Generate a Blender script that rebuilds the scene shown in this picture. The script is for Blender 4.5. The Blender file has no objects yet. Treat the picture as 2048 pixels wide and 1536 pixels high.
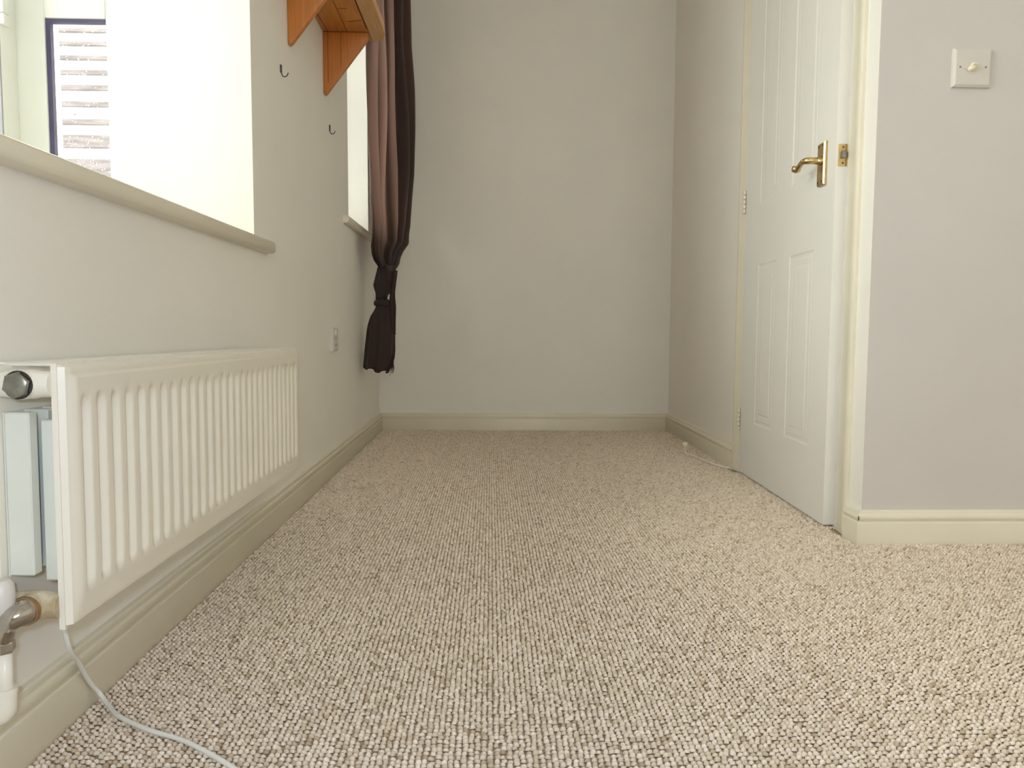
import bpy, bmesh, math, random
import numpy as np
from mathutils import Matrix, Vector
random.seed(7); rng = np.random.default_rng(7)
S = bpy.context.scene
COL = S.collection

# ------------------------------------------------------------------ camera
FPX, CAM_H = 1500.0, 0.495
yaw, pit, rol = math.radians(1.68), math.radians(4.23), math.radians(0.3)
F = Vector((math.sin(yaw)*math.cos(pit), math.cos(yaw)*math.cos(pit), -math.sin(pit)))
R0 = Vector((math.cos(yaw), -math.sin(yaw), 0)); U0 = R0.cross(F)
RV = R0*math.cos(rol) + U0*math.sin(rol); UV = U0*math.cos(rol) - R0*math.sin(rol)
cam = bpy.data.cameras.new('camera'); cam.sensor_width = 36; cam.lens = FPX/2048*36
cam.clip_start = 0.02; cam.clip_end = 200
co = bpy.data.objects.new('camera', cam); COL.objects.link(co)
co.matrix_world = Matrix(((RV.x, UV.x, -F.x, 0), (RV.y, UV.y, -F.y, 0), (RV.z, UV.z, -F.z, CAM_H), (0, 0, 0, 1)))
S.camera = co

# ------------------------------------------------------------------ sky, lights, exposure
SKY = 9.2
w = bpy.data.worlds.new('overcast_sky'); S.world = w; w.use_nodes = True
bg = w.node_tree.nodes['Background']
bg.inputs[0].default_value = (1.0, 0.965, 0.905, 1); bg.inputs[1].default_value = SKY
S.view_settings.view_transform = 'Standard'; S.view_settings.look = 'None'
S.view_settings.exposure = 0.0; S.view_settings.gamma = 1.0; S.view_settings.use_curve_mapping = False
S.cycles.max_bounces = 14; S.cycles.diffuse_bounces = 8; S.cycles.transparent_max_bounces = 16
S.cycles.sample_clamp_indirect = 6.0

def portal(name, loc, direction, sx, sy):
    l = bpy.data.lights.new(name, 'AREA'); l.shape = 'RECTANGLE'; l.size = sx; l.size_y = sy
    l.cycles.is_portal = True
    o = bpy.data.objects.new(name, l); COL.objects.link(o); o.location = loc
    o.rotation_euler = Vector(direction).to_track_quat('-Z', 'Y').to_euler()
portal('daylight_bay_window', (-1.12, 0.95, 1.4), (1, 0, 0), 1.6, 1.5)
portal('daylight_small_window', (-0.78, 3.11, 1.48), (1, 0, 0), 0.5, 1.25)
portal('daylight_added_rear_window', (0.9, -2.72, 1.475), (0, 1, 0), 1.25, 1.2)  # portal for the unseen rear window, added as fill
portal('daylight_added_side_window', (-0.80, -1.3, 1.425), (1, 0, 0), 1.35, 1.4)  # portal for the added side window, extra light from the left rear
fl = bpy.data.lights.new('camera_flash', 'POINT'); fl.energy = 13; fl.shadow_soft_size = 0.012; fl.color = (0.62, 0.76, 1.0)
fo = bpy.data.objects.new('camera_flash', fl); COL.objects.link(fo); fo.location = (-0.045, -0.01, CAM_H+0.045)

# ------------------------------------------------------------------ materials
def new_mat(name):
    m = bpy.data.materials.new(name); m.use_nodes = True
    return m, m.node_tree, m.node_tree.nodes['Principled BSDF']
def mat(name, col, rough=0.6, metal=0.0, spec=0.5, var=0.0, vscale=8.0, bump=0.0, bscale=200.0, col2=None, stretch=(1, 1, 1)):
    m, t, b = new_mat(name)
    b.inputs['Roughness'].default_value = rough; b.inputs['Metallic'].default_value = metal
    b.inputs['Specular IOR Level'].default_value = spec
    b.inputs['Base Color'].default_value = (*col, 1)
    tc = t.nodes.new('ShaderNodeTexCoord'); mp = t.nodes.new('ShaderNodeMapping'); mp.inputs['Scale'].default_value = stretch
    t.links.new(tc.outputs['Object'], mp.inputs[0])
    if var or col2:
        n = t.nodes.new('ShaderNodeTexNoise'); n.inputs['Scale'].default_value = vscale; n.inputs['Detail'].default_value = 5
        t.links.new(mp.outputs[0], n.inputs['Vector'])
        r = t.nodes.new('ShaderNodeValToRGB'); c2 = col2 or tuple(c*(1-var) for c in col)
        r.color_ramp.elements[0].position = 0.35; r.color_ramp.elements[1].position = 0.65
        r.color_ramp.elements[0].color = (*c2, 1); r.color_ramp.elements[1].color = (*col, 1)
        t.links.new(n.outputs['Fac'], r.inputs[0]); t.links.new(r.outputs[0], b.inputs['Base Color'])
    if bump:
        n2 = t.nodes.new('ShaderNodeTexNoise'); n2.inputs['Scale'].default_value = bscale; n2.inputs['Detail'].default_value = 3
        t.links.new(mp.outputs[0], n2.inputs['Vector'])
        bp = t.nodes.new('ShaderNodeBump'); bp.inputs['Strength'].default_value = bump; bp.inputs['Distance'].default_value = 0.002
        t.links.new(n2.outputs['Fac'], bp.inputs['Height']); t.links.new(bp.outputs[0], b.inputs['Normal'])
    return m
M = {}
M['wall'] = mat('magnolia_wall_paint', (0.845, 0.818, 0.765), 0.75, spec=0.3, var=0.03, vscale=3, bump=0.12, bscale=120)
M['wall_dimmed'] = mat('wall_paint_dimmed_pink', (0.63, 0.595, 0.58), 0.75, spec=0.3, var=0.03, vscale=3, bump=0.12, bscale=120)  # colour cast and lower light of the switch wall put into its paint
M['ceiling'] = mat('white_ceiling_paint', (0.88, 0.87, 0.84), 0.85, spec=0.2, bump=0.1, bscale=90)
M['gloss'] = mat('yellowed_cream_gloss_paint', (0.78, 0.73, 0.60), 0.32, var=0.05, vscale=5)
M['door'] = mat('white_satin_door_paint', (0.80, 0.785, 0.75), 0.4, var=0.03, vscale=3, bump=0.05, bscale=60)
M['rad'] = mat('cream_radiator_enamel', (0.83, 0.79, 0.70), 0.32, var=0.03, vscale=6)
M['radwhite'] = mat('pale_green_white_enamel', (0.75, 0.765, 0.70), 0.45, var=0.06, vscale=12)
M['upvc'] = mat('white_plastic_frame', (0.86, 0.88, 0.83), 0.35, var=0.02)
M['gasket'] = mat('violet_grey_rubber_gasket', (0.085, 0.07, 0.16), 0.6, var=0.2, vscale=20)
M['seal'] = mat('pale_grey_rubber_seal', (0.42, 0.42, 0.46), 0.6, var=0.1)
M['plastic'] = mat('white_plastic', (0.66, 0.62, 0.585), 0.35, var=0.02)
M['creamplastic'] = mat('cream_plastic', (0.84, 0.78, 0.60), 0.35, var=0.03)
M['cordcream'] = mat('cream_white_cord', (0.90, 0.86, 0.77), 0.45, var=0.03)
M['brass'] = mat('worn_polished_brass', (0.66, 0.50, 0.24), 0.26, metal=1, col2=(0.54, 0.40, 0.19), vscale=60)
M['chrome'] = mat('tarnished_chrome', (0.62, 0.60, 0.57), 0.16, metal=1, col2=(0.42, 0.38, 0.34), vscale=50)
M['steel'] = mat('dull_steel', (0.35, 0.34, 0.33), 0.4, metal=1, var=0.3, vscale=80)
M['darkmetal'] = mat('dark_bronze_hook_metal', (0.10, 0.09, 0.10), 0.4, metal=0.7, var=0.3, vscale=100)
M['plugmetal'] = mat('dull_grey_plug_metal', (0.40, 0.40, 0.35), 0.3, metal=1, col2=(0.25, 0.25, 0.22), vscale=60)
M['dark'] = mat('dark_hole', (0.05, 0.045, 0.04), 0.8, var=0.2)
M['corroded'] = mat('corroded_cream_metal', (0.70, 0.66, 0.52), 0.55, col2=(0.42, 0.33, 0.20), vscale=45, bump=0.3, bscale=90)
M['copper'] = mat('copper_ring', (0.50, 0.33, 0.20), 0.4, metal=1, var=0.3, vscale=60)
M['cable'] = mat('white_cable_sheath', (0.80, 0.80, 0.76), 0.4, var=0.03)
M['outground'] = mat('pale_paving_outside', (0.55, 0.55, 0.53), 0.9, var=0.2, vscale=3)
M['fence'] = mat('weathered_dark_fence_timber', (0.15, 0.13, 0.135), 0.8, var=0.4, vscale=6, stretch=(1, 1, 8))
M['dirt'] = mat('scuffed_brown_chip', (0.16, 0.11, 0.08), 0.8, var=0.3, vscale=90)

def wood(name, c1, c2, stretch, scale=14, rough=0.45):
    m, t, b = new_mat(name)
    tc = t.nodes.new('ShaderNodeTexCoord'); mp = t.nodes.new('ShaderNodeMapping'); mp.inputs['Scale'].default_value = stretch
    t.links.new(tc.outputs['Object'], mp.inputs[0])
    n = t.nodes.new('ShaderNodeTexNoise'); n.inputs['Scale'].default_value = scale; n.inputs['Detail'].default_value = 6; n.inputs['Distortion'].default_value = 0.6
    t.links.new(mp.outputs[0], n.inputs['Vector'])
    r = t.nodes.new('ShaderNodeValToRGB'); r.color_ramp.elements[0].position = 0.3; r.color_ramp.elements[1].position = 0.7
    r.color_ramp.elements[0].color = (*c1, 1); r.color_ramp.elements[1].color = (*c2, 1)
    t.links.new(n.outputs['Fac'], r.inputs[0]); t.links.new(r.outputs[0], b.inputs['Base Color'])
    b.inputs['Roughness'].default_value = rough
    return m
M['pine'] = wood('varnished_orange_pine', (0.50, 0.185, 0.035), (0.64, 0.27, 0.06), (6, 0.7, 6))
M['pine_v'] = wood('varnished_orange_pine_upright', (0.47, 0.155, 0.028), (0.59, 0.22, 0.042), (9, 9, 0.6))
M['pine_light'] = wood('pale_varnished_pine', (0.55, 0.30, 0.11), (0.66, 0.39, 0.16), (8, 0.6, 8))
M['pencil'] = mat('dark_joint_line', (0.10, 0.035, 0.02), 0.8, var=0.2)

def glass_mat(name):
    m = bpy.data.materials.new(name); m.use_nodes = True; t = m.node_tree; t.nodes.remove(t.nodes['Principled BSDF'])
    tr = t.nodes.new('ShaderNodeBsdfTransparent'); tr.inputs[0].default_value = (0.94, 0.97, 0.95, 1)
    gl = t.nodes.new('ShaderNodeBsdfGlossy'); gl.inputs['Roughness'].default_value = 0.02
    fr = t.nodes.new('ShaderNodeFresnel'); fr.inputs[0].default_value = 1.3
    mx = t.nodes.new('ShaderNodeMixShader'); t.links.new(fr.outputs[0], mx.inputs[0])
    t.links.new(tr.outputs[0], mx.inputs[1]); t.links.new(gl.outputs[0], mx.inputs[2])
    t.links.new(mx.outputs[0], t.nodes['Material Output'].inputs[0]); return m
M['glass'] = glass_mat('window_glass')
def drop_mat():
    m = bpy.data.materials.new('rain_water'); m.use_nodes = True; t = m.node_tree; t.nodes.remove(t.nodes['Principled BSDF'])
    g = t.nodes.new('ShaderNodeBsdfGlass'); g.inputs['IOR'].default_value = 1.33; g.inputs['Roughness'].default_value = 0.0
    t.links.new(g.outputs[0], t.nodes['Material Output'].inputs[0]); return m
M['water'] = drop_mat()
def cloth_mat(name, sheer, glow=0.22):
    m, t, b = new_mat(name)
    tc = t.nodes.new('ShaderNodeTexCoord')
    n = t.nodes.new('ShaderNodeTexNoise'); n.inputs['Scale'].default_value = 500; t.links.new(tc.outputs['Object'], n.inputs['Vector'])
    r = t.nodes.new('ShaderNodeValToRGB')
    r.color_ramp.elements[0].color = (0.030, 0.019, 0.017, 1); r.color_ramp.elements[1].color = (0.052, 0.034, 0.030, 1)
    t.links.new(n.outputs['Fac'], r.inputs[0]); t.links.new(r.outputs[0], b.inputs['Base Color'])
    b.inputs['Roughness'].default_value = 0.7; b.inputs['Sheen Weight'].default_value = 0.15; b.inputs['Specular IOR Level'].default_value = 0.2
    tl = t.nodes.new('ShaderNodeBsdfTranslucent'); tl.inputs[0].default_value = (0.36, 0.20, 0.155, 1)
    mx = t.nodes.new('ShaderNodeMixShader'); mx.inputs[0].default_value = glow
    t.links.new(b.outputs[0], mx.inputs[1]); t.links.new(tl.outputs[0], mx.inputs[2])
    tp = t.nodes.new('ShaderNodeBsdfTransparent'); tp.inputs[0].default_value = (0.80, 0.56, 0.48, 1)
    m2 = t.nodes.new('ShaderNodeMixShader'); m2.inputs[0].default_value = sheer
    t.links.new(mx.outputs[0], m2.inputs[1]); t.links.new(tp.outputs[0], m2.inputs[2])
    t.links.new(m2.outputs[0], t.nodes['Material Output'].inputs[0]); return m
M['cloth'] = cloth_mat('sheer_brown_curtain_cloth', 0.08); M['bunched'] = cloth_mat('bunched_brown_curtain_cloth', 0.0, 0.1)
def carpet_mat():
    m, t, b = new_mat('beige_loop_carpet_yarn')
    at = t.nodes.new('ShaderNodeAttribute'); at.attribute_name = 'tone'
    r = t.nodes.new('ShaderNodeValToRGB'); e = r.color_ramp.elements
    e[0].position = 0.0; e[0].color = (0.46, 0.35, 0.24, 1)
    e[1].position = 1.0; e[1].color = (0.86, 0.76, 0.66, 1)
    x = e.new(0.25); x.color = (0.64, 0.53, 0.41, 1)
    x = e.new(0.6); x.color = (0.76, 0.655, 0.54, 1)
    t.links.new(at.outputs['Fac'], r.inputs[0]); t.links.new(r.outputs[0], b.inputs['Base Color'])
    b.inputs['Roughness'].default_value = 0.9; b.inputs['Specular IOR Level'].default_value = 0.1
    tc = t.nodes.new('ShaderNodeTexCoord')
    n = t.nodes.new('ShaderNodeTexNoise'); n.inputs['Scale'].default_value = 700; t.links.new(tc.outputs['Object'], n.inputs['Vector'])
    bp = t.nodes.new('ShaderNodeBump'); bp.inputs['Strength'].default_value = 0.5; bp.inputs['Distance'].default_value = 0.001
    t.links.new(n.outputs['Fac'], bp.inputs['Height']); t.links.new(bp.outputs[0], b.inputs['Normal'])
    return m
M['carpet'] = carpet_mat()
def floor_mat():
    m, t, b = new_mat('beige_carpet_backing')
    tc = t.nodes.new('ShaderNodeTexCoord')
    v = t.nodes.new('ShaderNodeTexVoronoi'); v.inputs['Scale'].default_value = 120; t.links.new(tc.outputs['Object'], v.inputs['Vector'])
    r = t.nodes.new('ShaderNodeValToRGB'); r.color_ramp.elements[0].color = (0.60, 0.50, 0.39, 1); r.color_ramp.elements[1].color = (0.24, 0.17, 0.11, 1)
    t.links.new(v.outputs['Distance'], r.inputs[0]); t.links.new(r.outputs[0], b.inputs['Base Color'])
    b.inputs['Roughness'].default_value = 0.95; return m
M['floor'] = floor_mat()

# ------------------------------------------------------------------ mesh helpers
def link(name, me, m, parent=None, smooth=False):
    me.materials.append(m)
    if smooth: me.polygons.foreach_set('use_smooth', [True]*len(me.polygons))
    o = bpy.data.objects.new(name, me); COL.objects.link(o)
    if parent is not None:
        o.parent = parent
    return o
def root_loc(p):
    l = Vector((0, 0, 0))
    while p is not None: l += p.location; p = p.parent
    return l
class B:
    """collects geometry in world coordinates, becomes one mesh object"""
    def __init__(s): s.bm = bmesh.new()
    def poly(s, vs, fs):
        v = [s.bm.verts.new(p) for p in vs]
        for f in fs:
            try: s.bm.faces.new([v[i] for i in f])
            except ValueError: pass
        return v
    def box(s, a, b, bev=0.0, seg=2):
        x0, y0, z0 = (min(a[i], b[i]) for i in range(3)); x1, y1, z1 = (max(a[i], b[i]) for i in range(3))
        v = s.poly([(x0,y0,z0),(x1,y0,z0),(x1,y1,z0),(x0,y1,z0),(x0,y0,z1),(x1,y0,z1),(x1,y1,z1),(x0,y1,z1)],
                   [(0,3,2,1),(4,5,6,7),(0,1,5,4),(1,2,6,5),(2,3,7,6),(3,0,4,7)])
        if bev:
            es = list({e for q in v for e in q.link_edges})
            bmesh.ops.bevel(s.bm, geom=es, offset=bev, segments=seg, affect='EDGES', profile=0.5)
        return s
    def prism(s, pts, vec, bev=0.0, seg=2):
        n = len(pts); vec = Vector(vec)
        v = s.poly([tuple(p) for p in pts] + [tuple(Vector(p)+vec) for p in pts],
                   [tuple(range(n))[::-1], tuple(range(n, 2*n))] + [(i, (i+1) % n, n+(i+1) % n, n+i) for i in range(n)])
        if bev:
            es = list({e for q in v for e in q.link_edges})
            bmesh.ops.bevel(s.bm, geom=es, offset=bev, segments=seg, affect='EDGES', profile=0.5)
        return s
    def rings(s, rs, closed=True, cap=True):
        n = len(rs[0]); V = [[s.bm.verts.new(p) for p in r] for r in rs]
        for a, b in zip(V[:-1], V[1:]):
            for i in range(n if closed else n-1):
                j = (i+1) % n
                try: s.bm.faces.new((a[i], a[j], b[j], b[i]))
                except ValueError: pass
        if cap and closed:
            try: s.bm.faces.new(V[0][::-1]); s.bm.faces.new(V[-1])
            except ValueError: pass
        return s
    def tube(s, path, r, seg=10, cap=True):
        P = [Vector(p) for p in path]; n = len(P); rr = r if isinstance(r, (list, tuple)) else [r]*n
        rs = []; up = None
        for i in range(n):
            t = (P[min(i+1, n-1)]-P[max(i-1, 0)]).normalized()
            if up is None:
                up = Vector((0, 0, 1)) if abs(t.z) < 0.9 else Vector((1, 0, 0))
            a = (up - t*up.dot(t)).normalized(); up = a; b = t.cross(a)
            rs.append([P[i] + (a*math.cos(k*2*math.pi/seg) + b*math.sin(k*2*math.pi/seg))*rr[i] for k in range(seg)])
        return s.rings(rs, True, cap)
    def lathe(s, c, axis, prof, seg=20):
        ax = Vector(axis).normalized(); a = ax.orthogonal().normalized(); b = ax.cross(a); c = Vector(c)
        return s.rings([[c + ax*h + (a*math.cos(k*2*math.pi/seg) + b*math.sin(k*2*math.pi/seg))*max(r, 1e-5) for k in range(seg)] for r, h in prof])
    def build(s, name, m, parent=None, smooth=False, angle=None):
        if parent is not None:
            l = root_loc(parent); bmesh.ops.translate(s.bm, verts=s.bm.verts, vec=-l)
        bmesh.ops.recalc_face_normals(s.bm, faces=s.bm.faces)
        if angle:
            for e in s.bm.edges:
                e.smooth = not (len(e.link_faces) == 2 and e.calc_face_angle(0) > math.radians(angle))
            smooth = True
        me = bpy.data.meshes.new(name); s.bm.to_mesh(me); s.bm.free()
        return link(name, me, m, parent, smooth)
def spline(pts, n=8):
    P = [Vector(p) for p in pts]; out = []
    for i in range(len(P)-1):
        a, b, c, d = P[max(i-1, 0)], P[i], P[i+1], P[min(i+2, len(P)-1)]
        for k in range(n):
            t = k/n
            out.append(0.5*((2*b) + (c-a)*t + (2*a-5*b+4*c-d)*t*t + (3*b-a-3*c+d)*t**3))
    return out + [P[-1]]
def thing(name, loc, label=None, cat=None, group=None, kind=None):
    o = bpy.data.objects.new(name, None); COL.objects.link(o); o.location = loc; o.empty_display_size = 0.05
    tag(o, label, cat, group, kind); return o
def tag(o, label=None, cat=None, group=None, kind=None):
    if label: o['label'] = label
    if cat: o['category'] = cat
    if group: o['group'] = group
    if kind: o['kind'] = kind
    return o
def struct(o, label=None, cat=None):
    return tag(o, label, cat, None, 'structure')

# ------------------------------------------------------------------ room dimensions (metres)
XL, XRF, XRN = -0.535, 0.874, 0.866          # left wall, alcove right wall, door pier
YB, YS, YR = 3.639, 1.698, -2.6              # back wall, switch wall, rear wall behind the camera
XE, ZC, TW = 2.6, 2.36, 0.30                 # far right wall, ceiling, outer wall thickness
W1 = (0.20, 1.735, 0.70, 2.10)               # bay opening y0 y1 z0 z1
W0 = (-1.95, -0.65, 0.75, 2.10)             # side window added behind the camera for light from the left
W2 = (2.88, 3.34, 0.905, 2.05)               # small window opening

struct(B().box((-0.9, YR-0.15, -0.15), (XE+0.15, YB+0.15, -0.004)).build('floor', M['floor']), 'beige looped carpet covering the whole floor', 'floor')
FLOOR = bpy.data.objects['floor']
struct(B().box((XL-TW, YR-0.15, ZC), (XE+0.15, YB+0.15, ZC+0.15)).build('ceiling', M['ceiling']), 'plain white ceiling', 'ceiling')

b = B()
def lw(y0, y1, z0, z1): b.box((XL-TW, y0, z0), (XL, y1, z1))
lw(YR-0.15, W0[0], -0.1, ZC); lw(W0[0], W0[1], -0.1, W0[2]); lw(W0[0], W0[1], W0[3], ZC); lw(W0[1], W1[0], -0.1, ZC); lw(W1[0], W1[1], -0.1, W1[2]-0.03); lw(W1[0], W1[1], W1[3], ZC)
lw(W1[1], W2[0], -0.1, ZC); lw(W2[0], W2[1], -0.1, W2[2]-0.03); lw(W2[0], W2[1], W2[3], ZC); lw(W2[1], YB+0.15, -0.1, ZC)
struct(b.build('wall_left', M['wall']), 'magnolia painted wall with window openings above the radiator', 'wall')
struct(B().box((XL-0.001, YB, -0.1), (XRF+0.2, YB+0.15, ZC)).build('wall_back', M['wall']), 'plain magnolia end wall of the alcove', 'wall')
b = B(); DY0, DY1, DZ = 1.80, 2.56, 2.0      # door opening
b.box((XRF, DY1, -0.1), (XRF+0.2, YB+0.001, ZC)); b.box((XRF, DY0, DZ), (XRF+0.2, DY1, ZC)); b.box((XRF+0.11, DY0-0.05, -0.1), (XRF+0.2, DY1+0.05, DZ+0.05))
b.box((XRN, YS+0.0002, -0.1), (XRN+0.2, DY0, ZC))
struct(b.build('wall_right', M['wall']), 'magnolia alcove wall holding the door', 'wall')
struct(B().box((XRN+0.0005, YS, -0.1), (XE+0.15, YS+0.15, ZC)).build('wall_switch', M['wall_dimmed']), 'magnolia wall facing the room beside the door, tinted and dimmed in place of its light', 'wall')
struct(B().box((XE, YR-0.15, -0.1), (XE+0.15, YS, ZC)).build('wall_far_right', M['wall']), 'plain magnolia side wall of the main room', 'wall')
b = B(); RW = (0.3, 1.5, 0.9, 2.05)  # opening for the added rear window
b.box((XL, YR-0.15, -0.1), (RW[0], YR, ZC)); b.box((RW[1], YR-0.15, -0.1), (XE, YR, ZC)); b.box((RW[0], YR-0.15, -0.1), (RW[1], YR, RW[2])); b.box((RW[0], YR-0.15, RW[3]), (RW[1], YR, ZC))
struct(b.build('wall_rear', M['wall']), 'magnolia rear wall with a wide added window', 'wall')

# ------------------------------------------------------------------ baseboards
PROF = [(0.0155, -0.01), (0.0155, 0.053), (0.0145, 0.0555), (0.0122, 0.0565), (0.0122, 0.0595), (0.0140, 0.0625), (0.0150, 0.0665), (0.0140, 0.0710), (0.0110, 0.0745), (0.0085, 0.0765), (0.0080, 0.0800), (0.0060, 0.0835), (0.0, 0.0845)]
def skirting(name, p0, p1, nrm, m0=0.0, m1=0.0, label='', hs=1.0):
    """profile swept from p0 to p1 (2D), standing off the wall along nrm; m0/m1 mitre signs"""
    p0, p1, nrm = Vector(p0), Vector(p1), Vector(nrm); d = (p1-p0).normalized()
    pr = PROF + [(0, -0.01)]
    rs = []
    for p, m in ((p0, m0), (p1, m1)):
        rs.append([(p.x + nrm.x*t + d.x*t*m, p.y + nrm.y*t + d.y*t*m, z*hs) for t, z in pr])
    return struct(B().rings(rs).build(name, M['gloss'], angle=50), label, 'skirting')
skirting('baseboard_left', (XL, YR), (XL, YB), (1, 0), 0, -1, 'cream gloss skirting board along the window wall')
skirting('baseboard_back', (XL, YB), (XRF, YB), (0, -1), 1, -1, 'cream gloss skirting board on the alcove end wall')
skirting('baseboard_right', (XRF, 2.618), (XRF, YB), (-1, 0), 0, -1, 'cream gloss skirting board between the door and the alcove corner')
skirting('baseboard_pier', (XRN, YS), (XRN, 1.7565), (-1, 0), -1, 0, 'short cream skirting return beside the door frame', 0.92)
sk = skirting('baseboard_switch', (XRN, YS), (XE, YS), (0, -1), -1, 0, 'cream gloss skirting board under the light switch', 0.92)
skirting('baseboard_rear', (XL, YR), (XE, YR), (0, 1), 0, 0, 'cream skirting board on the rear wall')
c = B().prism([(XRN-0.0152, YS-0.0157, 0.056), (XRN-0.0118, YS-0.0157, 0.057), (XRN-0.0118, YS-0.0155, 0.066), (XRN-0.0150, YS-0.0155, 0.067)], (0, -0.0006, 0)).build('paint_chip', M['dirt'], sk)

# ------------------------------------------------------------------ bay window (window_1)
win = thing('window_1', (-0.535, 0.95, 0.70), 'white framed box bay window with rain on the panes above the radiator', 'window', None, 'structure')
def frame_piece(par, name, a, bb, bev=0.004): return B().box(a, bb, bev).build(name, M['upvc'], par, angle=40)
XF = -1.045                                   # inner face of the front frame
# window board with rounded nose
pr = [(XL+0.018, 0.671), (XL+0.0225, 0.6755), (XL+0.0235, 0.684), (XL+0.0225, 0.6935), (XL+0.018, 0.698), (XL+0.010, 0.70), (XF-0.02, 0.70), (XF-0.02, 0.67), (XL, 0.67), (XL+0.010, 0.6695)]
bd = B().prism([(x, 0.10, z) for x, z in pr], (0, 1.728, 0), 0.004, 2); bd.build('window_board', M['gloss'], win, angle=40)
for side, y in ((1, 1.735), (-1, 0.20)):
    ya, yb = (y, y+0.06) if side > 0 else (y-0.06, y)
    frame_piece(win, 'corner_post', (-1.105, ya, 0.66), (-0.984, yb, 2.1))
    frame_piece(win, 'wall_stile', (-0.853, ya+0.004, 0.66), (-0.8335, yb, 2.1), 0.002)
    frame_piece(win, 'transom', (-0.985, ya, 1.172), (-0.852, yb, 1.262))
    frame_piece(win, 'bottom_rail', (-0.985, ya, 0.66), (-0.852, yb, 0.76))
    frame_piece(win, 'head_rail', (-0.985, ya, 2.03), (-0.852, yb, 2.1))
    ym = (ya+yb)/2
    for z0, z1 in ((0.76, 1.172), (1.262, 2.03)):
        p = B().box((-0.983, ym-0.004, z0), (-0.852, ym+0.004, z1)).build('pane', M['glass'], win)
        g = B()
        for u in (ya+0.004,):
            g.box((-0.9845, u, z0), (-0.9735, u+0.012, z1)); g.box((-0.9735, u, z1-0.008), (-0.8535, u+0.012, z1)); g.box((-0.9735, u, z0), (-0.8535, u+0.012, z0+0.008))
        g.build('gasket', M['gasket'], p)
        if side > 0 and z0 < 1:
            # raindrops on the outer face of the pane
            d = B()
            for k in range(420):
                cx, cz = random.uniform(-0.972, -0.856), 0.78 + 0.38*random.random()**1.5
                r = random.uniform(0.0006, 0.0019)
                d.rings([[(cx + r*math.cos(t)*math.cos(q*0.5), ym+0.0041 + r*0.6*math.sin(q*0.5), cz + r*1.2*math.sin(t)*math.cos(q*0.5)) for t in [i*math.pi/3 for i in range(6)]] for q in (0, 1.0, 2.2, 3.0)])
            dd = d.build('raindrops', M['water'], p, smooth=True); dd['kind'] = 'stuff'
# front casements
ys = [0.20, 0.73, 1.205, 1.735]
frame_piece(win, 'front_bottom_rail', (XF-0.06, 0.14, 0.66), (XF, 1.795, 0.76)); frame_piece(win, 'front_head_rail', (XF-0.06, 0.14, 2.03), (XF, 1.795, 2.1))
for i, (y0, y1) in enumerate(zip(ys[:-1], ys[1:])):
    s0, s1 = y0+0.055, y1-0.055
    if i: frame_piece(win, 'mullion', (XF-0.06, y0-0.055, 0.755), (XF, y0+0.055, 2.035))
    p = B().box((XF-0.034, s0, 0.75), (XF-0.026, s1, 2.035)).build('pane', M['glass'], win)
    g = B(); g.box((XF-0.014, s0-0.002, 0.76), (XF-0.002, s0+0.007, 2.03)); g.box((XF-0.014, s1-0.004, 0.76), (XF-0.002, s1+0.002, 2.03)); g.build('gasket', M['seal'], p)
frame_piece(win, 'front_stile', (XF-0.06, 1.68, 0.755), (XF, 1.736, 2.035)); frame_piece(win, 'front_stile', (XF-0.06, 0.199, 0.755), (XF, 0.255, 2.035))
frame_piece(win, 'sash_lock', (XF, 1.674, 1.135), (XF+0.012, 1.70, 1.158), 0.003); frame_piece(win, 'sash_lock', (XF, 1.678, 1.16), (XF+0.009, 1.70, 1.22), 0.003)
B().box((-1.12, 0.12, 2.1), (-0.8, 1.81, 2.16)).build('bay_roof', M['upvc'], win)
B().box((-1.12, 0.12, 0.45), (-0.8355, 1.81, 0.659)).build('bay_apron', M['upvc'], win)

# ------------------------------------------------------------------ small window behind the curtain (window_2)
win2 = thing('window_2', (-0.535, 3.15, 0.90), 'small white window in a deep reveal behind the brown curtain', 'window', None, 'structure')
pr = [(XL+0.018, W2[2]-0.029), (XL+0.0235, W2[2]-0.016), (XL+0.018, W2[2]-0.002), (XL+0.010, W2[2]), (XL-0.21, W2[2]), (XL-0.21, W2[2]-0.03), (XL+0.010, W2[2]-0.03)]
B().prism([(x, 2.775, z) for x, z in pr], (0, 0.645, 0), 0.004, 2).build('window_board', M['gloss'], win2, angle=40)
xa, xb = XL-0.215, XL-0.165
for a, bb in (((xa, W2[0], W2[2]), (xb, W2[0]+0.03, W2[3])), ((xa, W2[1]-0.03, W2[2]), (xb, W2[1], W2[3]))): frame_piece(win2, 'stile', a, bb)
for z in (W2[2], W2[3]-0.06): frame_piece(win2, 'rail', (xa, W2[0]+0.03, z), (xb, W2[1]-0.03, z+0.04))
p = B().box((XL-0.194, W2[0]+0.025, W2[2]+0.035), (XL-0.186, W2[1]-0.025, W2[3]-0.055)).build('pane', M['glass'], win2)

# unseen rear window, added behind the camera to brighten the room
win3 = thing('added_window_3', (0.95, YR, 0.4), 'wide white window added in the rear wall for light', 'window', None, 'structure')
for x in (RW[0], 0.87, RW[1]-0.06): frame_piece(win3, 'stile', (x, YR-0.1, RW[2]), (x+0.06, YR-0.04, RW[3]))
for z in (RW[2], RW[3]-0.06): frame_piece(win3, 'rail', (RW[0]+0.06, YR-0.1, z), (RW[1]-0.06, YR-0.04, z+0.06))
for x0, x1 in ((RW[0]+0.055, 0.875), (0.925, RW[1]-0.055)): B().box((x0, YR-0.075, RW[2]+0.055), (x1, YR-0.067, RW[3]-0.055)).build('pane', M['glass'], win3)

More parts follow.
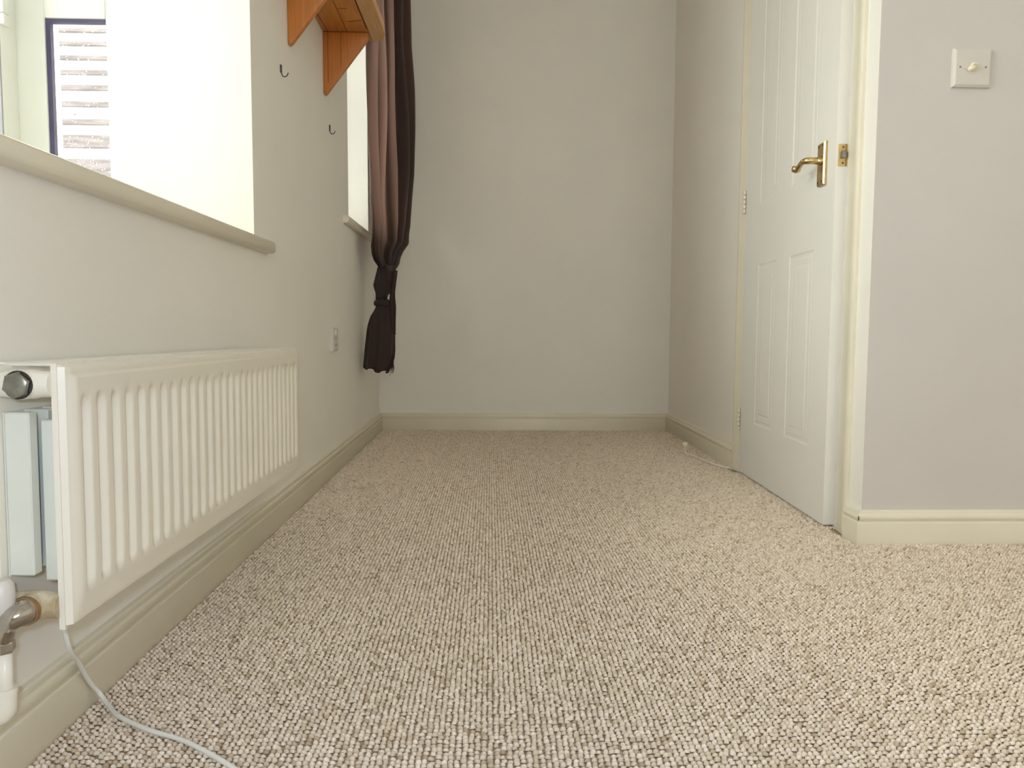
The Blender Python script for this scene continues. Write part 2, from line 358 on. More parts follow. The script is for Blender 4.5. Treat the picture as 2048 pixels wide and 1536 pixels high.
win4 = thing('added_window_4', (XL-0.2, -1.3, 0.75), 'white side window added behind the camera for light', 'window', None, 'structure')  # unseen window, added to light the door and pier
for y in (W0[0], -1.33, W0[1]-0.06): frame_piece(win4, 'stile', (XL-0.25, y, W0[2]), (XL-0.19, y+0.06, W0[3]))
for z in (W0[2], W0[3]-0.06): frame_piece(win4, 'rail', (XL-0.25, W0[0]+0.06, z), (XL-0.19, W0[1]-0.06, z+0.06))
for a_, b_ in ((W0[0]+0.055, -1.325), (-1.275, W0[1]-0.055)): B().box((XL-0.224, a_, W0[2]+0.055), (XL-0.216, b_, W0[3]-0.055)).build('pane', M['glass'], win4)

# ------------------------------------------------------------------ outside
struct(B().box((-12, -10, -0.35), (XL-TW, 14, -0.25)).build('outside_ground', M['outground']), 'pale paved ground outside the window', 'ground')
fence = thing('slatted_fence', (-2.4, 4.6, -0.25), 'dark horizontal slatted fence seen through the rainy bay pane', 'fence')
def fz(z): return 0.495 + (z-0.495)*4.6/3.2
for za, zb in ((1.703, 1.687), (1.652, 1.634), (1.596, 1.578), (1.539, 1.519), (1.479, 1.457), (1.413, 1.391), (1.343, 1.319), (1.279, 1.226), (1.182, 1.02), (0.97, 0.80), (0.75, 0.58), (0.53, 0.36), (0.31, 0.12)):
    B().box((-5.2, 4.59, fz(zb)), (-1.5, 4.615, fz(za)), 0.003, 1).build('slat', M['fence'], fence)
for x in (-1.6, -3.3, -5.1): B().box((x-0.04, 4.616, -0.25), (x+0.04, 4.69, 2.26), 0.004, 1).build('post', M['fence'], fence)

# ------------------------------------------------------------------ door (door_1)
dr = thing('door_1', (0.866, 2.555, 0.0), 'white panelled door with brass lever standing slightly ajar', 'door', None, 'structure')
DW, DH, DT = 0.7195, 1.975, 0.037
ang = math.atan2(0.839-0.866, 2.555-1.836)    # leaf swung into the room
def dpt(u, t, z):                             # u from hinge to latch, t outwards into the room
    return (0.866 + u*math.sin(ang) - t*math.cos(ang), 2.555 - u*math.cos(ang) - t*math.sin(ang), z)
US = [0.0, 0.147, 0.318, 0.425, 0.605, DW]; ZS = [0.006, 0.188, 0.705, 0.897, 1.80, DH]
b = B()
for i in range(5):
    for k in range(5):
        if i in (1, 3) and k in (1, 3): continue
        b.poly([dpt(US[i], 0, ZS[k]), dpt(US[i+1], 0, ZS[k]), dpt(US[i+1], 0, ZS[k+1]), dpt(US[i], 0, ZS[k+1])], [(0, 1, 2, 3)])
q = [dpt(0, 0, ZS[0]), dpt(DW, 0, ZS[0]), dpt(DW, 0, DH), dpt(0, 0, DH), dpt(0, -DT, ZS[0]), dpt(DW, -DT, ZS[0]), dpt(DW, -DT, DH), dpt(0, -DT, DH)]
b.poly(q, [(4, 5, 6, 7), (0, 1, 5, 4), (1, 2, 6, 5), (2, 3, 7, 6), (3, 0, 4, 7)])
bmesh.ops.remove_doubles(b.bm, verts=b.bm.verts, dist=1e-5)
b.build('leaf', M['door'], dr)
for i in (1, 3):
    for k in (1, 3):
        u0, u1, z0, z1 = US[i], US[i+1], ZS[k], ZS[k+1]
        rs = [[dpt(u0+o, t, z0+o), dpt(u1-o, t, z0+o), dpt(u1-o, t, z1-o), dpt(u0+o, t, z1-o)] for o, t in ((0, 0), (0.005, -0.0016), (0.011, -0.0020), (0.017, -0.0012), (0.034, -0.0016), (0.039, -0.0006), (0.043, -0.0003))]
        p = B().rings(rs, True, False); v = p.poly(rs[-1], [(0, 1, 2, 3)])
        bmesh.ops.remove_doubles(p.bm, verts=p.bm.verts, dist=1e-6)
        p.build('panel', M['door'], dr)
# hinges
for z0 in (0.148, 0.888, 1.70):
    h = B()
    for j in range(5):
        h.lathe((0.861, 2.5575, z0+j*0.0156), (0, 0, 1), [(0.0, 0), (0.0046, 0.0008), (0.0046, 0.0138), (0.0, 0.0145)], 12)
    hh = h.build('hinge', M['gloss'], dr, angle=40)
    B().box((0.8585, 2.560, z0+0.002), (0.8605, 2.575, z0+0.076)).build('hinge_leaf', M['gloss'], hh)
# handle
hd = B()
zc, uc = 0.913, 0.648
bp = [(-0.0215, -0.053), (0.0215, -0.053), (0.0215, 0.053), (0.0215, 0.053), (-0.0215, 0.053)]
hd.poly([dpt(uc+du, t, zc+dz) for t, k in ((0.0002, 1), (0.006, 1), (0.0095, 0.86)) for du, dz in ((-0.0215*k, -0.0535*k**0.4), (0.0215*k, -0.0535*k**0.4), (0.0215*k, 0.0535*k**0.4), (-0.0215*k, 0.0535*k**0.4))],
        [(0, 1, 2, 3), (8, 9, 10, 11)] + [(r*4+i, r*4+(i+1) % 4, r*4+4+(i+1) % 4, r*4+4+i) for r in (0, 1) for i in range(4)])
plate = hd.build('handle_plate', M['brass'], dr)
for du in (-0.012, 0.012):
    for dz in (-0.045, 0.045):
        ax = Vector(dpt(0, 1, 0))-Vector(dpt(0, 0, 0))
        B().lathe(dpt(uc+du, 0.0090, zc+dz), ax, [(0.0, 0), (0.0032, 0.0002), (0.0026, 0.0013), (0.0, 0.0014)], 10).build('screw', M['darkmetal'], plate, smooth=True)
lv = B()
ax = Vector(dpt(0, 1, 0))-Vector(dpt(0, 0, 0))
lv.lathe(dpt(uc, 0.008, zc+0.008), ax, [(0.0, 0), (0.0115, 0.0), (0.0115, 0.004), (0.0095, 0.006), (0.0085, 0.012), (0.0, 0.0125)], 20)
path = spline([dpt(uc, 0.012, zc+0.008), dpt(uc, 0.030, zc+0.0085), dpt(uc-0.002, 0.040, zc+0.009), dpt(uc-0.011, 0.0465, zc+0.009), dpt(uc-0.028, 0.047, zc+0.007), dpt(uc-0.045, 0.047, zc+0.001), dpt(uc-0.056, 0.0465, zc-0.003), dpt(uc-0.063, 0.0465, zc-0.002)], 5)
lv.tube(path, [0.0088]*12 + [0.0082 - 0.0016*math.sin(i/24*math.pi) for i in range(len(path)-12)], 14)
lv.lathe(Vector(dpt(uc-0.064, 0.0465, zc+0.001)) - ax*0.010, ax, [(0.0, 0), (0.0075, 0.0006), (0.0085, 0.004), (0.0085, 0.016), (0.0075, 0.0194), (0.0, 0.020)], 18)
lv.build('lever', M['brass'], plate, smooth=True)
# latch on the leaf edge
au = Vector(dpt(1, 0, 0))-Vector(dpt(0, 0, 0))
lp = B().prism([dpt(DW, -0.0055, 0.893), dpt(DW, -0.0275, 0.893), dpt(DW, -0.0275, 0.946), dpt(DW, -0.0055, 0.946)], au*0.0016).build('latch_plate', M['brass'], dr)
B().prism([dpt(DW, -0.011, 0.912), dpt(DW, -0.022, 0.912), dpt(DW, -0.022, 0.929), dpt(DW, -0.011, 0.929)], au*0.009, 0.0015).build('latch_bolt', M['steel'], lp)
for z in (0.9005, 0.9385): B().lathe(Vector(dpt(DW+0.0014, -0.0165, z)), au, [(0.0, 0), (0.0025, 0.0002), (0.002, 0.001), (0, 0.0011)], 10).build('screw', M['darkmetal'], lp)

# door lining and architrave
tr = thing('trim_1', (0.87, 2.18, 0), 'cream gloss architrave around the white door', 'door frame', None, 'structure')
def arch(y0, y1, z0, z1, xw, xf, flip):
    # moulded board: profile across y, thicker at the outer edge
    yo, yi = (y1, y0) if flip else (y0, y1)
    w_ = yi-yo
    pr = [(xw, yo), (xf+0.002, yo), (xf, yo+0.06*w_), (xf, yo+0.30*w_), (xf+0.003, yo+0.36*w_), (xf+0.0025, yo+0.55*w_), (xf+0.005, yo+0.62*w_), (xf+0.0055, yo+0.9*w_), (xf+0.008, yi), (xw, yi)]
    return B().prism([(x, y, z0) for x, y in pr], (0, 0, z1-z0)).build('architrave', M['gloss'], tr, angle=50)
arch(2.562, 2.618, 0, 2.06, XRF+0.0005, 0.860, True)
arch(1.756, 1.824, 0, 2.06, XRN+0.0005, 0.856, False)
B().box((0.856, 1.8245, 2.0), (XRF-0.0005, 2.5615, 2.06), 0.003).build('architrave', M['gloss'], tr)
B().box((XRF, DY0, 0), (XRF+0.11, DY0+0.0112, DZ)).build('door_lining', M['gloss'], tr); B().box((XRF-0.004, DY1-0.0005, 0), (XRF+0.11, DY1+0.0035, DZ)).build('door_lining', M['gloss'], tr)

# ------------------------------------------------------------------ light switch
sw = thing('light_switch', (1.073, YS, 1.08), 'white square light switch with cream dolly beside the door', 'light switch')
xs0, xs1, zs0, zs1, yd = 1.030, 1.117, 1.0385, 1.123, YS
rs = []
for o, t in ((0, 0), (0, 0.006), (0.0045, 0.0095), (0.006, 0.010)):
    rs.append([(xs0+o, yd-t, zs0+o), (xs1-o, yd-t, zs0+o), (xs1-o, yd-t, zs1-o), (xs0+o, yd-t, zs1-o)])
B().rings(rs).build('face_plate', M['plastic'], sw)
d = B().lathe((1.0765, yd-0.0098, 1.082), (0, -1, -0.1), [(0.0, 0), (0.0105, 0.0), (0.0098, 0.002), (0.0075, 0.0045), (0.0, 0.0046)], 20)
d.tube([(1.0760, yd-0.012, 1.082), (1.0670, yd-0.017, 1.077), (1.0600, yd-0.020, 1.073)], [0.0065, 0.006, 0.0045], 14)
d.build('dolly', M['creamplastic'], sw, smooth=True)
for x in (1.0445, 1.1025): B().lathe((x, yd-0.0099, 1.0815), (0, -1, 0), [(0, 0), (0.0026, 0.0002), (0.002, 0.0008), (0, 0.0009)], 10).build('screw', M['steel'], sw)

# ------------------------------------------------------------------ wall socket
so = thing('wall_socket', (XL, 2.56, 0.455), 'small white wall socket above the skirting near the curtain', 'socket')
rs = []
for o, t in ((0, 0), (0, 0.009), (0.003, 0.0125), (0.0045, 0.013)):
    rs.append([(XL+t, 2.515+o, 0.416+o), (XL+t, 2.602-o, 0.416+o), (XL+t, 2.602-o, 0.495-o), (XL+t, 2.515+o, 0.495-o)])
B().rings(rs).build('face_plate', M['plastic'], so)
B().box((XL+0.0125, 2.548, 0.468), (XL+0.0165, 2.564, 0.488), 0.001).build('rocker', M['creamplastic'], so)
for y, z in ((2.5585, 0.458), (2.546, 0.437), (2.571, 0.437)): B().box((XL+0.0128, y-0.0016, z-0.0032), (XL+0.0134, y+0.0016, z+0.0032)).build('pin_slot', M['dark'], so)

# ------------------------------------------------------------------ wall hooks
for y, z, lab in ((1.975, 1.148, 'small dark metal hook screwed in the wall beside the bay window'), (2.555, 1.152, 'small dark metal hook on the wall under the wooden shelf bracket')):
    h = thing('wall_hook', (XL, y, z), lab, 'hook', 'hooks on the window wall')
    B().box((XL+0.0002, y-0.004, z-0.008), (XL+0.004, y+0.004, z+0.012), 0.0018).build('back_plate', M['darkmetal'], h)
    B().tube(spline([(XL+0.003, y, z-0.002), (XL+0.004, y, z-0.012), (XL+0.009, y+0.001, z-0.0175), (XL+0.016, y+0.002, z-0.0145), (XL+0.0195, y+0.002, z-0.007)], 5), 0.0013, 8).build('hook_wire', M['darkmetal'], h, smooth=True)

# ------------------------------------------------------------------ wooden shelf
sh = thing('wall_shelf', (XL, 2.2, 1.4335), 'orange varnished pine shelf on two triangular brackets', 'shelf')
ZU = 1.4335
B().prism([(XL+0.001, 1.85, ZU), (-0.3905, 1.85, ZU), (-0.3905, 2.548, ZU), (XL+0.001, 2.548, ZU)], (0, 0, 0.028), 0.002).build('board', M['pine'], sh, angle=40)
fp = [(-0.3895, 1.85), (-0.3405, 1.85), (-0.3405, 2.470), (-0.3415, 2.490), (-0.345, 2.512), (-0.352, 2.532), (-0.363, 2.546), (-0.376, 2.553), (-0.3895, 2.554)]
B().prism([(x, y, ZU-0.0015) for x, y in fp], (0, 0, 0.030), 0.003).build('front_strip', M['pine_light'], sh, angle=40)
for y in (2.05, 2.475):
    b = B().prism([(XL+0.0005, y, ZU-0.0005), (-0.3915, y, ZU-0.0005), (-0.3935, y, ZU-0.022), (XL+0.011, y, 1.2425), (XL+0.004, y, 1.2375), (XL+0.0005, y, 1.247)], (0, 0.020, 0), 0.0015)
    br = b.build('bracket', M['pine_v'], sh, angle=40)
    if y > 2.3:
        for x in (XL+0.016, XL+0.057):
            zb = 1.245 + (x-XL)*1.2
            B().box((x-0.0006, y-0.0004, zb+0.01), (x+0.0006, y+0.0002, ZU-0.001)).build('joint_line', M['pencil'], br)
        B().box((XL+0.0005, y-0.0012, ZU-0.0018), (-0.393, y+0.0003, ZU-0.0004)).build('joint_line', M['pencil'], br)
def under_line(a, c, wd=0.0009):
    a, c = Vector((*a, ZU)), Vector((*c, ZU)); n = Vector((-(c-a).y, (c-a).x, 0)).normalized()*wd
    B().prism([a+n, a-n, c-n, c+n], (0, 0, -0.0005)).build('joint_line', M['pencil'], sh)
under_line((-0.5215, 2.33), (-0.5185, 2.474)); under_line((-0.455, 2.25), (-0.458, 2.474)); under_line((-0.392, 2.24), (-0.392, 2.45), 0.0014)
under_line((-0.452, 2.30), (-0.425, 2.302)); under_line((-0.440, 2.395), (-0.397, 2.385), 0.0016)

# ------------------------------------------------------------------ radiator
RAD_LOC = (-0.49, 0.772, 0.173)
rad = thing('radiator', RAD_LOC, 'low cream double panel radiator with vertical flutes under the bay window', 'radiator')
y0, y1, z0, z1, xf = 0.790, 1.745, 0.173, 0.4565, -0.440
def front_panel(xf, sgn, name):
    NF = 28; pitch = (y1-y0-0.045)/NF
    ys_ = [y0, y0+0.0015, y0+0.005, y0+0.010, y0+0.0155]; yy = y0+0.021
    prof = []
    for k in range(NF):
        for fr in (0.0, 0.10, 0.17, 0.25, 0.38, 0.46, 0.58, 0.68, 0.72, 0.86): prof.append(yy + (k+fr)*pitch)
    ys_ += prof + [yy+NF*pitch, y1-0.016, y1-0.010, y1-0.005, y1-0.0015, y1]
    zs_ = [z0, z0+0.0015, z0+0.004, z0+0.009, z0+0.013, z0+0.030, z0+0.037, z0+0.042, z0+0.048, z0+0.053, z0+0.10, z0+0.14, z0+0.18, z1-0.054, z1-0.048, z1-0.042, z1-0.036, z1-0.030, z1-0.016, z1-0.012, z1-0.008, z1-0.004, z1-0.0015, z1]
    def edge(d):                              # rolled edge profile: distance from the rim -> set back
        if d < 0.0016: return 0.011
        if d < 0.006: return 0.005
        if d < 0.011: return 0.0035
        if d < 0.0135: return 0.0042
        return 0.0 if d > 0.0145 else 0.002
    def groove(f):                            # pressed channel across one pitch
        if f < 0.10 or f > 0.72: return 0.0
        if f < 0.25: return (f-0.10)/0.15
        if f < 0.38: return 1.0
        return max(0.0, 1-(f-0.38)/0.32)
    rows = []
    for z in zs_:
        row = []
        for y in ys_:
            e = max(edge(y-y0), edge(y1-y), edge(z-z0), edge(z1-z))
            g = 0.0
            if yy < y < yy+NF*pitch:
                f = ((y-yy)/pitch) % 1.0
                g = groove(f)
                ez = min(max((z-z0-0.037)/0.016, 0), max((z1-0.036-z)/0.018, 0), 1)
                g *= ez
            row.append((xf - sgn*(e + 0.0105*g), y, z))
        rows.append(row)
    bk = xf - sgn*0.017
    b = B().rings(rows, False, False)
    b.poly([(xf-sgn*0.011, y0, z0), (xf-sgn*0.011, y1, z0), (xf-sgn*0.011, y1, z1), (xf-sgn*0.011, y0, z1), (bk, y0, z0), (bk, y1, z0), (bk, y1, z1), (bk, y0, z1)], [(4, 5, 6, 7), (0, 1, 5, 4), (1, 2, 6, 5), (2, 3, 7, 6), (3, 0, 4, 7)])
    bmesh.ops.remove_doubles(b.bm, verts=b.bm.verts, dist=1e-5)
    return b.build(name, M['rad'], rad, angle=35)
front_panel(xf, 1, 'front_panel')
B().box((-0.529, y0, z0+0.004), (-0.515, y1, z1-0.002), 0.004).build('back_panel', M['rad'], rad, angle=40)
# corrugated convector sheets
for xa, xb, ya, za, zb in ((-0.514, -0.487, 0.800, 0.228, 0.404), (-0.459, -0.4845, 0.815, 0.218, 0.3945)):
    n = 27; pt = (y1-0.03-ya)/n; b = B()
    for k in range(n): b.box((xa, ya+k*pt, za), (xb, ya+k*pt+pt*0.45, zb), 0.0015, 1)
    b.box((xa, ya, za), (xa+(0.002 if xb > xa else -0.002), y1-0.03, zb))
    b.build('convector_fins', M['radwhite'], rad)
# top grille
b = B(); b.box((-0.530, y0+0.03, z1-0.012), (-0.522, y1-0.02, z1)); b.box((-0.463, y0+0.03, z1-0.008), (-0.4575, y1-0.02, z1-0.0005))
for k in range(34):
    y = y0+0.035+k*(y1-y0-0.06)/33
    b.box((-0.5225, y-0.004, z1-0.004), (-0.4625, y+0.004, z1-0.001))
b.build('top_grille', M['rad'], rad)
# header tubes at both ends with plugs
for zz, m_, yz in ((0.4345, 'rad', 0.795), (0.4345, 'rad', y1-0.023), (0.198, 'corroded', 0.795), (0.198, 'corroded', y1-0.023)):
    B().tube([(-0.4565, yz, zz), (-0.470, yz, zz), (-0.476, yz, zz), (-0.497, yz, zz), (-0.503, yz, zz), (-0.5155, yz, zz)], [0.0135, 0.0140, 0.0155, 0.0155, 0.0140, 0.0135], 20).lathe((-0.4845, yz, zz), (0, -1 if yz < 1 else 1, 0), [(0.0, 0), (0.0155, 0), (0.0155, 0.013), (0.0150, 0.0145), (0.0, 0.0145)], 24).build('header_tube', M[m_], rad, angle=40)
pg = B().rings([[(-0.4845+rr*math.cos(k*math.pi/3+0.3), y, 0.4345+rr*math.sin(k*math.pi/3+0.3)) for k in range(6)] for rr, y in ((0.0142, 0.7795), (0.0142, 0.7755), (0.0122, 0.7738))]).build('blanking_plug', M['plugmetal'], rad, angle=30)
B().lathe((-0.4845, 0.7806, 0.4345), (0, -1, 0), [(0.0, 0), (0.0150, 0), (0.0150, 0.0010), (0.0, 0.0011)], 24).build('washer', M['dark'], pg)
# wall brackets under the back panel
for y in (0.95, 1.655): B().box((-0.5345, y-0.014, z0-0.030), (-0.500, y+0.014, z0+0.02), 0.002).build('wall_bracket', M['rad'], rad)
rad.rotation_euler = (math.radians(-0.45), 0, 0)

# ------------------------------------------------------------------ radiator valve and supply pipe
va = thing('radiator_valve', (-0.495, 0.775, 0.0), 'chrome radiator valve with white cap and white supply pipe', 'valve')
xv, zv = -0.4845, 0.198
bd = B().lathe((xv, 0.7805, zv), (0, -1, 0), [(0.0, 0), (0.0152, 0), (0.0158, 0.002), (0.0152, 0.006), (0.0, 0.0065)], 24).build('union_ring', M['copper'], va, angle=40)
path = spline([(xv, 0.777, zv), (xv-0.001, 0.771, zv-0.001), (xv-0.006, 0.7665, zv-0.004), (-0.498, 0.768, zv-0.012), (-0.5045, 0.772, 0.170)], 5)
n = len(path)
B().tube(path, [0.0142-0.0045*min(1, i/(n*0.8)) for i in range(n)], 20).build('valve_body', M['chrome'], va, smooth=True)
B().lathe((-0.5035, 0.772, 0.1925), (0, 0, 1), [(0.0, 0), (0.0095, 0), (0.0118, 0.003), (0.0122, 0.022), (0.0112, 0.036), (0.007, 0.041), (0.0, 0.0415)], 24).build('valve_cap', M['plastic'], va, angle=40)
B().lathe((-0.504, 0.772, 0.157), (0, 0, 1), [(0.0, 0), (0.0098, 0), (0.0105, 0.002), (0.0105, 0.010), (0.0085, 0.014), (0.0, 0.0145)], 6).build('compression_nut', M['chrome'], va)
B().tube([(-0.504, 0.772, 0.158), (-0.504, 0.772, 0.100)], 0.0072, 16).build('supply_pipe', M['rad'], va, smooth=True)
B().tube(spline([(-0.504, 0.772, 0.118), (-0.504, 0.772, 0.104), (-0.505, 0.772, 0.094), (-0.511, 0.772, 0.088), (-0.5335, 0.772, 0.0875)], 5), 0.0098, 16).lathe((-0.504, 0.772, 0.1125), (0, 0, 1), [(0, 0), (0.0112, 0), (0.0112, 0.006), (0, 0.0062)], 18).build('pipe_elbow', M['rad'], va, angle=50)

# ------------------------------------------------------------------ cables
tag(B().tube(spline([(-0.508, 0.895, 0.26), (-0.507, 0.885, 0.20), (-0.505, 0.882, 0.15), (-0.5035, 0.888, 0.1115), (-0.512, 0.922, 0.078), (-0.515, 0.950, 0.040), (-0.510, 0.966, 0.0145), (-0.492, 0.952, 0.0055), (-0.4639, 0.9234, 0.0055), (-0.4121, 0.8907, 0.0055), (-0.3599, 0.8654, 0.0055), (-0.2896, 0.8141, 0.0055), (-0.20, 0.735, 0.0055), (-0.12, 0.62, 0.0055), (-0.10, 0.40, 0.0055)], 8), 0.0030, 10).build('power_cable', M['cable'], smooth=True),
    'white cable running from under the radiator across the carpet', 'cable')
ac = thing('aerial_cable', (0.80, 2.75, 0.0), 'thin white aerial cable with cream plug lying beside the door frame', 'cable')
B().tube(spline([(0.853, 2.62, 0.004), (0.8315, 2.645, 0.004), (0.8083, 2.735, 0.004), (0.800, 2.80, 0.0045), (0.7925, 2.865, 0.004), (0.7775, 2.91, 0.004), (0.7745, 2.925, 0.011), (0.7735, 2.922, 0.024), (0.7728, 2.917, 0.033)], 7), 0.0030, 8).build('cord', M['cordcream'], ac, smooth=True)
B().lathe((0.7733, 2.9175, 0.029), (-0.1, -0.15, 1), [(0.0, 0), (0.005, 0), (0.0062, 0.004), (0.0105, 0.006), (0.0118, 0.010), (0.0115, 0.018), (0.0095, 0.021), (0.0, 0.0215)], 16).build('plug', M['creamplastic'], ac, angle=40)

# ------------------------------------------------------------------ curtain
cu = thing('curtain', (-0.43, 3.1, 0.3), 'sheer dark brown curtain knotted near its frayed bottom end', 'curtain')
YC = 3.11
prof = [  # z, near edge (x, y), far edge (x, y), pleat depth: hangs along the window, gathered into the knot
    (2.13, -0.470, 2.99, -0.400, 3.60, 0.030), (1.79, -0.470, 2.99, -0.402, 3.58, 0.030), (1.60, -0.472, 2.985, -0.390, 3.58, 0.031), (1.40, -0.476, 2.98, -0.383, 3.58, 0.032),
    (1.20, -0.480, 2.98, -0.379, 3.57, 0.032), (1.012, -0.478, 2.985, -0.378, 3.46, 0.031), (0.95, -0.474, 3.00, -0.379, 3.43, 0.030), (0.91, -0.472, 3.01, -0.380, 3.40, 0.028), (0.862, -0.474, 3.03, -0.374, 3.34, 0.026),
    (0.825, -0.477, 3.04, -0.390, 3.28, 0.024), (0.791, -0.474, 3.055, -0.397, 3.22, 0.022), (0.765, -0.466, 3.07, -0.394, 3.17, 0.020), (0.745, -0.452, 3.085, -0.396, 3.14, 0.014), (0.732, -0.450, 3.09, -0.402, 3.13, 0.010)]
def interp(z, col):
    return float(np.interp(z, [p[0] for p in prof][::-1], [p[col] for p in prof][::-1]))
NU = 190; zl = list(np.linspace(2.13, 1.05, 40)) + list(np.linspace(1.03, 0.732, 34))
rows = []
for z in zl:
    xn, yn, xr_, yr_, dp = (interp(z, c_) for c_ in (1, 2, 3, 4, 5)); t = (2.13-z)/1.4
    row = []
    for i in range(NU):
        u = i/(NU-1)
        ph = 2*math.pi*(4.7*u + 0.25*math.sin(5*u+2.2*t) + 0.08*t)
        amp = dp*(0.75+0.35*math.sin(7*u+1.0+t))
        sag = 0.006*math.sin(9*t + 11*u)
        row.append((max(-0.528, xn+(xr_-xn)*u - amp*math.cos(ph) + sag), yn+(yr_-yn)*u + 0.012*math.sin(2*ph+0.6), z))
    rows.append(row)
B().rings(rows, False, False).build('drape', M['cloth'], cu, smooth=True)
# knot: a wrapped, lumpy twist of cloth
def lump(rings_, name, seg=40, ph=0.0, fold=0.006, nf=7):
    rs = []
    for (z, xl, xr, dy) in rings_:
        c, rx = (xl+xr)/2, (xr-xl)/2
        rs.append([(c + (rx + fold*math.sin(nf*a + z*60 + ph))*math.cos(a), YC + (dy + fold*math.cos((nf+1)*a + z*45 + ph))*math.sin(a), z + 0.004*math.sin(3*a+ph)) for a in [k*2*math.pi/seg for k in range(seg)]])
    return B().rings(rs).build(name, M['bunched'], cu, smooth=True)
lump([(0.748, -0.452, -0.402, 0.022), (0.738, -0.461, -0.394, 0.030), (0.725, -0.462, -0.389, 0.036), (0.71, -0.465, -0.392, 0.037), (0.69, -0.470, -0.394, 0.036), (0.672, -0.476, -0.392, 0.036), (0.655, -0.474, -0.397, 0.033), (0.638, -0.470, -0.412, 0.026), (0.625, -0.467, -0.424, 0.021), (0.61, -0.466, -0.426, 0.019)], 'knot', fold=0.0052, nf=5)
lump([(0.612, -0.462, -0.424, 0.018), (0.605, -0.474, -0.414, 0.025), (0.598, -0.477, -0.404, 0.029), (0.589, -0.476, -0.406, 0.028), (0.583, -0.466, -0.412, 0.021)], 'wrap_band', fold=0.002, nf=9)
# tail below the knot: pleated flared skirt
tp = [(0.592, -0.466, -0.412, 0.018), (0.568, -0.476, -0.403, 0.026), (0.541, -0.493, -0.396, 0.032), (0.51, -0.503, -0.392, 0.036), (0.486, -0.508, -0.391, 0.038), (0.44, -0.514, -0.391, 0.040), (0.404, -0.518, -0.391, 0.042), (0.372, -0.521, -0.394, 0.043), (0.345, -0.524, -0.402, 0.043), (0.322, -0.524, -0.418, 0.042)]
rs = []
for j, (z, xl, xr, dy) in enumerate(tp):
    c, rx = (xl+xr)/2, (xr-xl)/2; amp = 0.0015+0.0055*j/len(tp); ring = []
    for k in range(72):
        a = k*2*math.pi/72
        zz = z
        if j == len(tp)-1: zz = z - 0.012*math.sin(a*1.0+0.6) - 0.006*math.sin(5*a)
        ring.append((c+(rx+amp*math.sin(8*a+0.5*j*0.2)-amp)*math.cos(a), YC+(dy+amp*math.cos(9*a))*math.sin(a), zz))
    rs.append(ring)
B().rings(rs, True, False).build('tail', M['bunched'], cu, smooth=True)
# loose tie end hanging down beside the tail, with frayed threads
rows = []
for t in np.linspace(0, 1, 24):
    z = 0.728 - t*0.245; xc = float(np.interp(z, [0.483, 0.56, 0.62, 0.69, 0.728], [-0.3945, -0.397, -0.399, -0.395, -0.390])); wd = float(np.interp(t, [0, 0.12, 0.35, 0.6, 1], [0.012, 0.013, 0.010, 0.014, 0.009]))
    rows.append([(xc + wd*s, YC-0.022 - 0.008*math.sin(s*5+t*3), z - 0.004*s*(t > 0.95)) for s in np.linspace(-1, 1, 12)])
B().rings(rows, False, False).build('tie_end', M['bunched'], cu, smooth=True)
fr = B()
for k in range(34):
    x = random.uniform(-0.412, -0.396); z = random.uniform(0.345, 0.372); L = random.uniform(0.012, 0.050)
    y = YC-random.uniform(0.0, 0.03); pts = [(x, y, z+0.02)]
    for i in range(1, 6): pts.append((x + random.uniform(-0.004, 0.005)*i/3, y + random.uniform(-0.002, 0.002), z-L*i/5))
    fr.tube(spline(pts, 2), 0.0006, 4)
for k in range(10):
    x = random.uniform(-0.400, -0.388); pts = [(x, YC-0.022, 0.488)] + [(x+random.uniform(-0.002, 0.003)*i, YC-0.022, 0.484-0.005*i) for i in range(1, 4)]
    fr.tube(pts, 0.0006, 4)
ff = fr.build('frayed_threads', M['bunched'], cu); ff['kind'] = 'stuff'
po = thing('curtain_pole', (XL, 3.1, 2.14), 'brown wooden curtain pole carrying the brown curtain', 'curtain pole')
B().tube([(-0.435, 2.70, 2.145), (-0.435, 3.60, 2.145)], 0.012, 14).build('rod', M['pine'], po, smooth=True)
for y in (2.76, 3.55): B().tube([(XL+0.001, y, 2.145), (-0.435, y, 2.145)], 0.008, 10).build('pole_bracket', M['pine'], po, smooth=True)

# ------------------------------------------------------------------ carpet loops (uncountable pile)
PX, PY = 0.0075, 0.0084
def loops(xr, yr, sx0):
    nx = int((xr[1]-xr[0])/PX); ny = int((yr[1]-yr[0])/PY)
    gx, gy = np.meshgrid(np.arange(nx), np.arange(ny), indexing='ij')
    x = xr[0] + (gx+0.5)*PX; y = yr[0] + (gy+0.5+0.5*(gx % 2)*0.35)*PY
    x = x + rng.normal(0, 0.0007, x.shape); y = y + rng.normal(0, 0.0008, y.shape)
    return x.ravel(), y.ravel()
X, Y = loops((XL+0.0155, 1.70), (0.52, YB-0.0155), 0)
far = (Y > YS-0.0165)
under_door = (Y > 1.826) & (Y < 2.556) & (X < 0.93)
keep = ~((X > 0.846) & far & (Y < 2.62) & ~under_door) & ~((X > XRF-0.016) & far & ~under_door)
X, Y = X[keep], Y[keep]; N = len(X)
SEG = 6
base = []
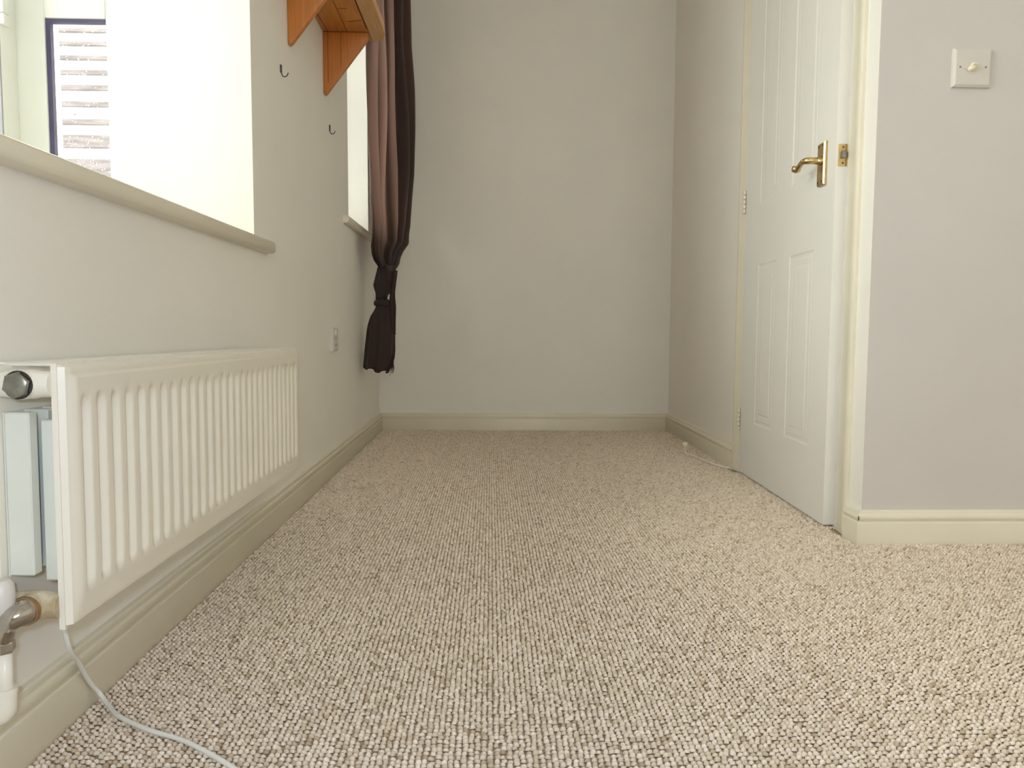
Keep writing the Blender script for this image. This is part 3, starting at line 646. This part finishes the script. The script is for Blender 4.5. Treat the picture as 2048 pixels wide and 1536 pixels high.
for rr, zz in ((1.0, -0.45), (0.80, 0.58)):
    for k in range(SEG):
        a = 2*math.pi*k/SEG + (0.5*math.pi/SEG)
        base.append((rr*math.cos(a), rr*math.sin(a), zz))
base.append((0, 0, 1.0)); base = np.array(base)
faces = []
for r in range(1):
    for k in range(SEG):
        j = (k+1) % SEG
        faces += [(r*SEG+k, r*SEG+j, (r+1)*SEG+j), (r*SEG+k, (r+1)*SEG+j, (r+1)*SEG+k)]
for k in range(SEG): faces.append((SEG+k, SEG+(k+1) % SEG, 2*SEG))
faces = np.array(faces)
nv = len(base)
rx = 0.0039*rng.uniform(0.86, 1.14, N); ry = 0.0034*rng.uniform(0.85, 1.12, N); rz = 0.0038*rng.uniform(0.75, 1.25, N)
th = rng.normal(0.0, 0.25, N); c, s = np.cos(th), np.sin(th)
lx = base[None, :, 0]*rx[:, None]; ly = base[None, :, 1]*ry[:, None]; lz = base[None, :, 2]*rz[:, None]
V = np.stack([X[:, None] + lx*c[:, None] - ly*s[:, None], Y[:, None] + lx*s[:, None] + ly*c[:, None], lz - 0.45*ly - 0.0015], -1).reshape(-1, 3)
FA = (faces[None] + (np.arange(N)*nv)[:, None, None]).reshape(-1, 3)
me = bpy.data.meshes.new('carpet_pile')
me.vertices.add(len(V)); me.vertices.foreach_set('co', V.astype(np.float32).ravel())
me.loops.add(FA.size); me.loops.foreach_set('vertex_index', FA.astype(np.int32).ravel())
me.polygons.add(len(FA)); me.polygons.foreach_set('loop_start', np.arange(0, FA.size, 3, dtype=np.int32)); me.polygons.foreach_set('loop_total', np.full(len(FA), 3, dtype=np.int32))
me.polygons.foreach_set('use_smooth', np.ones(len(FA), dtype=bool))
me.update(calc_edges=True)
tone = np.clip(rng.normal(0.56, 0.23, N), 0, 1); tone[rng.random(N) < 0.03] *= 0.4
at = me.attributes.new('tone', 'FLOAT', 'POINT'); at.data.foreach_set('value', np.repeat(tone, nv).astype(np.float32))
me.materials.append(M['carpet'])
cp = bpy.data.objects.new('carpet_pile', me); COL.objects.link(cp); cp.parent = FLOOR
cp['kind'] = 'stuff'; cp['label'] = 'short beige and brown looped carpet pile'
print('loops', N, 'tris', len(FA))
